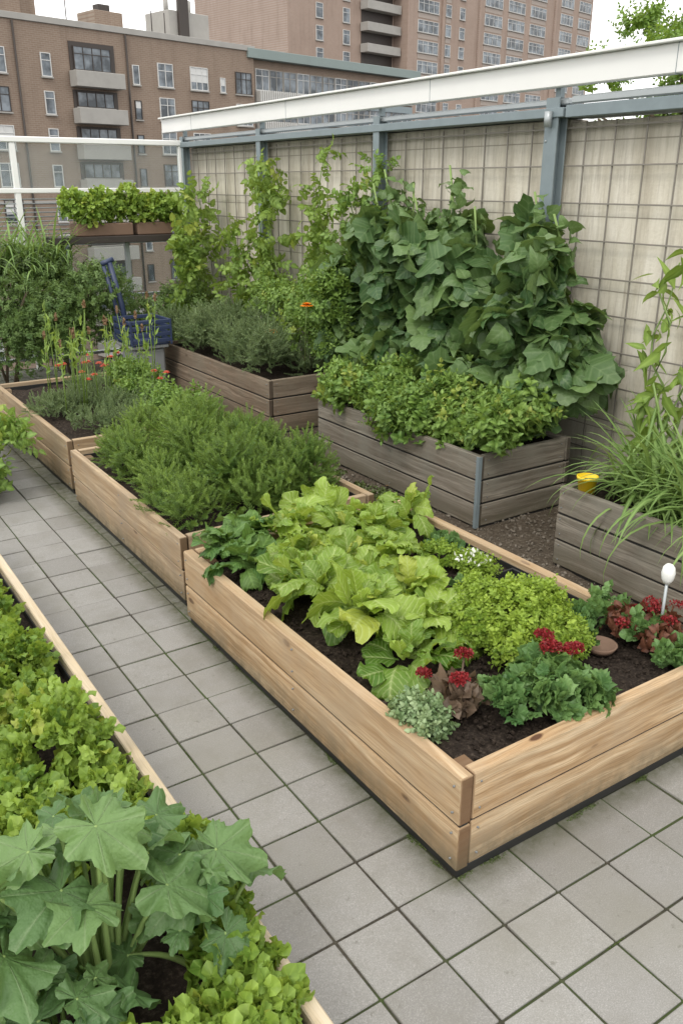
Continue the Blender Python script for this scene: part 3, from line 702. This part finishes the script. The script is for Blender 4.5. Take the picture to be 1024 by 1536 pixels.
# ------------------------------------------------------------ bed C
b=MB();cl=[(rng.uniform(1.65,2.5),rng.uniform(5.8,7.5),.36,.17,.17,.14) for _ in range(22)]
scatter(b,T['needs'],cl,1600,(.06,.12),0,up=.4,zmin=0,jit=.5);b.build('lavender_clump',[L['sage']])
b=MB();cl=[(rng.uniform(2.1,2.6),rng.uniform(5.8,7.4),.42,.15,.15,.15) for _ in range(9)]
scatter(b,T['mint'],cl,380,(.09,.14),0,up=.5,zmin=0)
def flower(b,p,r,mat,n=11,layers=2):
    for l in range(layers):
        k=np.arange(n);az=k*2*PI/n+l*.3;e=.25+.45*l
        d=np.c_[np.cos(az)*math.cos(e),np.sin(az)*math.cos(e),np.full(n,math.sin(e))]
        R=frames(d,np.tile(ZUP,(n,1)));b.inst(T['petal'][0],R,np.tile(p,(n,1)),np.full(n,r*(1-.25*l)),rng.random(n),mat)
for p in((1.95,6.55,.62),(2.12,6.6,.66),(2.05,6.8,.7),(2.5,6.4,.58),(1.9,7.0,.62),(2.3,6.9,.66)):
    for q in range(3): flower(b,np.array(p)+rng.normal(0,.025,3),.032,1,8,2)
    tube(b,[(p[0],p[1],.35),p],.004,2,5)
b.build('red_geranium',[L['mint'],L['redpet'],L['stemg']])
b=MB()
for _ in range(26):
    x,y=rng.choice([1.85,2.35])+rng.normal(0,.11),rng.uniform(6.3,7.0);h=rng.uniform(.5,.88);lx,ly=rng.normal(0,.06,2)
    pts=[(x,y,.33),(x+lx*.4,y+ly*.4,.33+h*.5),(x+lx,y+ly,.33+h)];tube(b,pts,[.005,.004,.003],0,5)
    scatter(b,T['lance'],[(x+lx*.6,y+ly*.6,.33+h*.65,.035,.035,h*.33)],12,(.05,.08),0,up=.6)
    if rng.random()<.5: scatter(b,T['small_round'],[(x+lx,y+ly,.35+h,.012,.012,.05)],30,(.012,.022),1,up=.6)
b.build('tall_flower_stalks',[L['climb'],L['dry']])
b=MB();cl=[(rng.uniform(.7,1.14),rng.uniform(5.75,6.9),rng.uniform(.12,.42),.18,.2,.18) for _ in range(22)]
scatter(b,T['pin'],cl,1000,(.10,.18),0,up=.3,zmin=-.3,droop=.1,zfl=.03,rs=.25);b.build('tomato_plant',[L['mint']])
# ------------------------------------------------------------ planter E
b=MB();cl=[]
for y in np.arange(3.70,5.4,.19):
    for x in(3.44,3.68,3.92):
        s=rng.uniform(.8,1.2)
        cl.append((x+rng.normal(0,.05),y+rng.normal(0,.05),.50+rng.normal(0,.05)+.05*(x>3.6),.16*s,.16*s,.22*s))
scatter(b,T['mint'],cl,1900,(.10,.20),0,up=.35,jit=.5,shell=.28,zmin=-.3,rs=.28)
b.build('mint_bush',[L['mint']])
b=MB();cl=[]
for y,zt in((3.72,1.3),(3.85,1.55),(4.0,1.65),(4.2,1.65),(4.4,1.5),(4.6,1.55),(4.8,1.7),(5.0,1.75),(5.2,1.75),(5.4,1.7),(5.6,1.7),(5.8,1.65),(6.0,1.45)):
    z=.75
    while z<zt:
        s=1.25-.45*(z-.75)/(zt-.7)
        cl.append((4.13+rng.normal(0,.10),y+rng.normal(0,.1),z+rng.normal(0,.06),rng.uniform(.12,.26)*s,rng.uniform(.13,.23)*s,.18));z+=.18
scatter(b,T['heart'],cl,1050,(.13,.21),0,up=.0,jit=.5,droop=.4,shell=.28,zmin=-1,base=.25,rs=.33,rb=.05)
scatter(b,T['vl'],cl,950,(.15,.27),0,up=.0,jit=.5,droop=.35,shell=.28,zmin=-1,base=.25,rs=.33,rb=.05)
for y,zt in((3.9,1.82),(4.1,1.95),(4.75,1.85),(4.95,2.12),(5.1,1.95),(5.35,1.9),(5.65,2.1),(5.5,2.0),(5.85,2.0)):
    p=np.array([[4.25,y,.4],[4.3,y+.03,1.],[4.28,y-.02,1.5],[4.25+rng.normal(0,.05),y+rng.normal(0,.08),zt]]);tube(b,p,.008,1,6)
    scatter(b,T['heart'],[(4.25,y,zt-.2,.12,.12,.2)],22,(.06,.12),0,up=.2,droop=.2,zmin=-1,rb=.2,shell=.4)
b.build('climbing_bean_vine',[L['vine'],L['stemg']])
# ------------------------------------------------------------ planter F
b=MB();cl=[]
for y in np.arange(6.3,8.4,.24):
    for x in(3.5,3.8): cl.append((x+rng.normal(0,.05),y+rng.normal(0,.05),.58+rng.normal(0,.05),.2,.2,.28))
scatter(b,T['needs'],cl,2800,(.08,.15),0,up=.35,jit=.5,zmin=-.2,shell=.3,rs=.28,rb=.05);b.build('sage_bush',[L['sage']])
b=MB();cl=[(rng.uniform(3.8,4.3),rng.uniform(5.9,6.6),rng.uniform(.6,1.2),.2,.2,.25) for _ in range(16)]+[(3.95,7.0,.9,.2,.25,.25),(4.1,7.4,.95,.2,.25,.25)]
scatter(b,T['mintu'],cl,900,(.12,.2),0,up=.4,zmin=-.5,jit=.5,rs=.25);b.build('leafy_shrub',[L['mint']])
def climber(name,stems,n,size,mat,rx=.13,tm='pin'):
    b=MB()
    for x,y,z0,z1 in stems:
        zz=np.linspace(z0,z1,9);pts=np.c_[x+rng.normal(0,.03,9),y+rng.normal(0,.05,9),zz];tube(b,pts,np.linspace(.01,.004,9),1,6)
        cl=[(p[0]-.03,p[1]+rng.normal(0,.04),p[2],rx*(1.2-.5*(i/8))*rng.uniform(.5,1.45),rx*(1.3-.6*(i/8))*rng.uniform(.5,1.5),.12) for i,p in enumerate(pts) if p[2]>z0+.25]
        scatter(b,T[tm],cl,n,size,0,up=.1,droop=.15,jit=.6,zmin=-1,shell=.4,rs=.25)
    b.build(name,[mat,L['stemg']])
climber('tomato_climber',[(4.2,7.55,.4,2.15),(4.25,7.85,.4,2.0),(4.1,8.1,.4,1.6)],100,(.12,.21),L['climb'],.19)
climber('tomato_climber',[(4.2,6.72,.4,2.2),(4.15,6.5,.4,1.7)],115,(.12,.20),L['climb'],.18)
climber('tomato_climber',[(4.0,8.9,.0,1.75),(4.2,9.15,.0,1.9),(3.85,8.7,0,1.45),(4.2,9.6,0,1.6)],100,(.16,.24),L['climb'],.2)
climber('tomato_climber',[(4.25,5.95,.5,2.1),(4.2,6.15,.5,1.9)],110,(.10,.17),L['mint'],.17)
b=MB()
for p,q in(((3.60,5.95,1.09),(3.75,6.25,.5)),((3.60,6.55,.80),(3.65,6.6,.5))):
    p=np.array(p);tube(b,[q,(p[0]*.6+q[0]*.4,p[1]*.6+q[1]*.4,p[2]*.7+q[2]*.3),tuple(p)],.005,1,5);flower(b,p,.06,0,14,3)
b.build('marigold_flower',[L['orange'],L['stemg']])
# ------------------------------------------------------------ planter G: grass
b=MB();n=1500
loc=np.c_[rng.uniform(3.52,4.08,n),rng.uniform(1.2,2.84,n),np.full(n,.40)]
az=rng.uniform(0,2*PI,n);ti=np.abs(rng.normal(0,.33,n))+.03
d=np.c_[np.sin(ti)*np.cos(az),np.sin(ti)*np.sin(az),np.cos(ti)]
hd=np.c_[np.cos(az),np.sin(az),0*az]
R=frames(d,ZUP*np.sin(ti)[:,None]-hd*np.cos(ti)[:,None])
keep=~((loc[:,0]<3.66)&(loc[:,1]>2.66)&(hd[:,0]<.2));tt=rng.integers(0,5,n)
for i in range(5):
    m=(tt==i)&keep;b.inst(T['blade'][i],R[m],loc[m],rng.uniform(.32,.74,m.sum()),rng.random(m.sum()),0)
b.build('ornamental_grass',[L['grass']])
climber('tall_leafy_plant',[(3.95,2.86,.4,1.62),(4.1,2.75,.4,1.45),(4.05,2.95,.4,1.5),(4.2,2.6,.4,1.5)],34,(.12,.22),L['climb'],.10,'lance')
b=MB();lathe(b,3.455,2.86,.43,[(.001,0),(.038,0),(.052,.105),(.057,.105),(.057,.12),(.049,.12),(.044,.10),(.001,.098)],0,20)
lathe(b,3.455,2.86,.528,[(.001,.003),(.045,.0)],1,20);b.build('yellow_plant_pot',[M['yellow'],M['soil']])
# ------------------------------------------------------------ big shrub, left back
b=MB();cl=[(rng.uniform(1.5,3.0),rng.uniform(8.6,9.5),rng.uniform(.35,1.0),.34,.33,.33) for _ in range(26)]
scatter(b,T['mintu'],cl,4200,(.07,.13),0,up=.15,zmin=-.6,droop=.1,jit=.5,rs=.25,rb=.05)
for _ in range(8):
    x=rng.uniform(1.7,2.9);tube(b,[(x,9.05,0),(x+rng.normal(0,.1),9.0,.5),(x+rng.normal(0,.25),8.95,1.)],.015,1,6)
b.build('garden_shrub',[L['shrub'],M['bark']])
b=MB();n=800
loc=np.c_[rng.uniform(1.3,2.75,n),rng.uniform(9.2,9.8,n),rng.uniform(.9,1.3,n)];az=rng.uniform(0,2*PI,n);ti=np.abs(rng.normal(0,.3,n))
d=np.c_[np.sin(ti)*np.cos(az),np.sin(ti)*np.sin(az),np.cos(ti)];hd=np.c_[np.cos(az),np.sin(az),0*az]
R=frames(d,ZUP*np.sin(ti)[:,None]-hd*np.cos(ti)[:,None]);tt=rng.integers(0,5,n)
for i in range(5):
    m=tt==i;b.inst(T['blade'][i],R[m],loc[m],rng.uniform(.4,.75,m.sum()),rng.random(m.sum()),0)
scatter(b,T['mintu'],[(x,9.4,1.1,.3,.25,.3) for x in(1.4,1.8,2.2,2.5)],350,(.1,.16),1,up=.4,zmin=-.5)
b.build('tall_grass',[L['grass'],L['sage']])
b=MB();scatter(b,T['mintu'],[(rng.uniform(3.2,4.3),rng.uniform(8.7,9.7),rng.uniform(.2,.8),.25,.25,.3) for _ in range(14)],900,(.1,.16),0,up=.3,zmin=-.5)
b.build('garden_shrub',[L['shrub']])
# moss along bed foot and in a few joints
b=MB()
cl=[(1.416+rng.normal(0,.004),y+rng.normal(0,.04),.0,.010,.035,.005) for y in(1.6,1.66,1.74,2.2,2.26,2.9,3.2)]+[(x+rng.normal(0,.03),1.505+rng.normal(0,.004),.0,.045,.014,.008) for x in(1.46,1.52,1.58,1.95,2.0,2.04,2.3)]
for _ in range(40):
    i=rng.integers(-3,6);j=rng.integers(0,14)
    if rng.random()<.5: cl.append((1.2035+i*P,1.08+(j+rng.random())*P,-.004,.0035,.05,.004))
    else: cl.append((1.2035+(i+rng.random())*P,1.08+j*P,-.004,.05,.0035,.004))
scatter(b,T['ov'],cl,4200,(.003,.007),0,up=.5,zmin=0,shell=.5)
b.build('moss_patch',[L['moss']])
b=MB()
cl=[(rng.uniform(2.75,3.3),rng.uniform(3.6,5.6),.01,.08,.1,.02) for _ in range(34)]
scatter(b,T['ov'],cl,3000,(.012,.028),0,up=.5,zmin=0,shell=.4)
b.build('moss_patch',[L['moss']])
b=MB();n=60
loc=np.c_[rng.uniform(2.75,3.35,n),rng.uniform(1.6,5,n),np.full(n,.026)]
d=rng.normal(size=(n,3));d[:,2]*=.15;b.inst(T['ov'][1],frames(d,ZUP+rng.normal(size=(n,3))*.2),loc,rng.uniform(.03,.06,n),rng.random(n),0)
b.build('fallen_leaves',[L['dry']])
# ------------------------------------------------------------ tree behind wall
b=MB()
tube(b,[(8.4,6.3,-.02),(8.35,6.25,1.2),(8.4,6.2,2.2),(8.5,6.1,3.2)],[.13,.10,.08,.03],1,10)
for _ in range(14):
    a=rng.uniform(0,2*PI);z=rng.uniform(1.5,2.6);l=rng.uniform(.6,1.1)
    tube(b,[(8.38,6.22,z),(8.38+l*.5*math.cos(a),6.22+l*.5*math.sin(a),z+.35),(8.38+l*math.cos(a),6.22+l*math.sin(a),z+.6)],[.04,.025,.01],1,6)
cl=[]
for _ in range(38):
    a=rng.uniform(0,2*PI);r=rng.uniform(.1,1.2);cl.append((8.45+r*math.cos(a),5.95+r*math.sin(a),rng.uniform(2.3,3.9)-.35*r,.28,.28,.22))
scatter(b,T['mintu'],cl,2200,(.15,.26),0,up=.3,zmin=-.6,shell=.35);b.build('broadleaf_tree',[L['tree'],M['bark']])
# ------------------------------------------------------------ buildings
def win(b,x,z,w,h,gl=1,fr=2,mull=1,y=0,sill=3):
    box(b,(x,y-.06,z),(x+w,y-.03,z+h),gl,.005)
    f=.07
    box(b,(x-f,y-.12,z-f),(x,y-.002,z+h+f),fr,.005);box(b,(x+w,y-.12,z-f),(x+w+f,y-.002,z+h+f),fr,.005)
    box(b,(x,y-.12,z+h),(x+w,y-.002,z+h+f),fr,.005);box(b,(x,y-.12,z-f),(x+w,y-.002,z),fr,.005)
    for k in range(mull): 
        xx=x+w*(k+1)/(mull+1);box(b,(xx-.035,y-.11,z),(xx+.035,y-.061,z+h),fr,.005)
    if h>1.5: box(b,(x,y-.105,z+h*.68),(x+w,y-.061,z+h*.68+.06),fr,.005)
    box(b,(x-.15,y-.2,z-f-.12),(x+w+.15,y-.002,z-f-.002),sill,.005)
ang=math.atan2(.225,.974)
b=MB()
box(b,(-40,0,-14.1),(25.4,14,14.6),0,.02)
box(b,(-40.1,-.15,14.602),(25.5,14.1,15.1),3,.02)
for i in range(9):
    z=10.6-2.95*i
    for t,w,mu,hh in((1.5,.8,0,1.7),(10.6,.6,0,1.5),(13.4,1.6,1,1.9),(17.2,2.0,2,1.9),(22.9,2.0,2,1.9),(-3.4,1.6,1,1.8),(-7,1.6,1,1.8),(-12,1.8,1,1.8),(-17,1.8,1,1.8),(-22,1.8,1,1.8),(-27,1.8,1,1.8),(20.9,.5,0,1.2)):
        fr=4 if rng.random()<.35 else 2
        win(b,t,z,w,hh,1,fr,mu)
        if rng.random()<.3: box(b,(t+.02,-.064,z+hh*rng.uniform(.3,.7)),(t+w-.02,-.0605,z+hh-.02),2,.001)
    zb=9.9-2.95*i
    box(b,(4.2,-.10,zb+1.0),(8.7,-.004,zb+3.6 if i==0 else zb+2.75),4,.01)
    win(b,4.6,zb+1.45,3.6,1.75 if i==0 else 1.1,1,4,3,y=-.1)
    box(b,(4.0,-1.3,zb),(8.9,-.11,zb+1.25),3,.03)
tube(b,[(10.0,-.15,-14),(10.0,-.15,14.5)],.09,4,6);tube(b,[(-.8,-.15,-14),(-.8,-.15,14.5)],.09,4,6)
box(b,(-40,-.08,.3),(25.3,-.003,.55),3,.01)
box(b,(18,4,15.102),(23,8,18.0),3,.05);box(b,(19,3.6,15.102),(20.2,3.98,19.2),4,.05);box(b,(9,3,15.102),(12,6,16.8),0,.05);box(b,(9.8,3.5,16.802),(11,4.5,17.4),4,.03)
box(b,(1.5,3,15.102),(3.2,5,17.6),0,.05)
for x in(19.2,20.8,22.0): tube(b,[(x,6,18.0),(x,6,19.4)],.25,3,8)
box(b,(-3.6,1.5,15.102),(1.0,8,18.8),0,.05)
for x in(5.5,14.5,16.): tube(b,[(x,2,15.1),(x,2,17.2)],.05,4,5)
b.build('brick_apartment_building',[M['brick'],M['glass'],M['wframe'],M['concrete'],M['dark']],(22.1,81.6,0),ang)
b=MB()
box(b,(25.5,.6,-14.1),(52,14,14.0),0,.02)
box(b,(24.5,-.3,14.002),(52.5,14.2,14.9),3,.03)
for i in range(9):
    z=11.2-2.95*i
    for k in range(13):
        x=26+k*2.0
        win(b,x+.1,z,1.75,1.9,1,4 if k%3 else 2,1,y=.6,sill=4)
    box(b,(25.7,-.5,z-1.25),(33.2,.59,z-.2),4,.03)
    for k in range(24): box(b,(25.8+k*.31,-.56,z-1.2),(25.9+k*.31,-.501,z-.1),2,.004)
    box(b,(33.4,.35,z-1.1),(51.8,.597,z-.35),5,.02)
b.build('terraced_apartment_building',[M['brick'],M['glass'],M['wframe'],M['copper'],M['concrete'],M['steel']],(22.1,81.6,0),ang)
b=MB()
box(b,(0,0,-14.1),(24.3,22,60),0,.05)
box(b,(24.4,-3,-14.1),(84.5,25,62),0,.05)
for i in range(19):
    z=-8+3.05*i+.2
    for t,w,mu in((6,1.4,0),(12,1.4,0),): win(b,t,z,w,1.9,1,2,mu)
    box(b,(16.2,-.12,z-.3),(23.8,-.004,z+2.4),4,.01)
    box(b,(15.9,-1.8,z-.9),(24.1,-.13,z+.35),3,.04)
    for x0 in(27,34.5,46,53.5,61,72,79):
        w=5.4 if x0 not in(72,79) else 4.6
        if x0==34.5: w=1.4
        if w<2: win(b,x0,z,w,1.7,1,2,0,y=-3);win(b,x0+4,z,1.4,1.7,1,2,0,y=-3)
        else: win(b,x0,z,w,1.7,1,2,3,y=-3)
        box(b,(x0,-3.05,z-1.0),(x0+max(w,1.4),-3.003,z-.25),5,.005)
for x in(33.3,44,69.5): box(b,(x,-3.3,-14),(x+.7,-3.003,61),0,.02)
b.build('brick_tower_block',[M['brick2'],M['glass'],M['wframe'],M['concrete'],M['dark'],simple('spandrel_panel',(.38,.32,.28),.8)],(72.9,124.9,0),ang)
# ------------------------------------------------------------ light
w=bpy.data.worlds.new('World');S.world=w;w.use_nodes=True;nt=w.node_tree
bg=nt.nodes['Background']
sk=nt.nodes.new('ShaderNodeTexSky');sk.sky_type='NISHITA';sk.sun_disc=False
sk.sun_elevation=math.radians(52);sk.sun_rotation=math.radians(235)
hs=nt.nodes.new('ShaderNodeHueSaturation');hs.inputs['Saturation'].default_value=.25;nt.links.new(sk.outputs[0],hs.inputs['Color'])
tcw=nt.nodes.new('ShaderNodeTexCoord')
cn=noise(nt,tcw.outputs['Generated'],2.2,5,.55)
cl_=ramp(nt,cn,[(.35,(11.8,11.9,11.9)),(.65,(14.4,14.2,13.8))])
mx=mix(nt,.88,hs.outputs[0],cl_)
nt.links.new(mx,bg.inputs[0]);bg.inputs[1].default_value=.15
ld=bpy.data.lights.new('sun','SUN');ld.energy=1.4;ld.angle=math.radians(16);ld.color=(1,.95,.86)
lo=bpy.data.objects.new('sun',ld);col_.objects.link(lo)
e=math.radians(52);a=math.radians(235)
dv=Vector((math.sin(a)*math.cos(e),math.cos(a)*math.cos(e),math.sin(e)))
lo.rotation_euler=dv.to_track_quat('Z','Y').to_euler();lo.location=dv*30
# ------------------------------------------------------------ camera
cd=bpy.data.cameras.new('camera');co=bpy.data.objects.new('camera',cd);col_.objects.link(co)
cd.sensor_fit='VERTICAL';cd.sensor_height=36;cd.lens=1278/1536*36
cd.clip_start=.05;cd.clip_end=5000
co.location=(0,0,2.0);co.rotation_euler=(math.radians(90-21.1),0,math.radians(-33.45))
S.camera=co
S.view_settings.view_transform='Standard';S.view_settings.look='None';S.view_settings.exposure=0
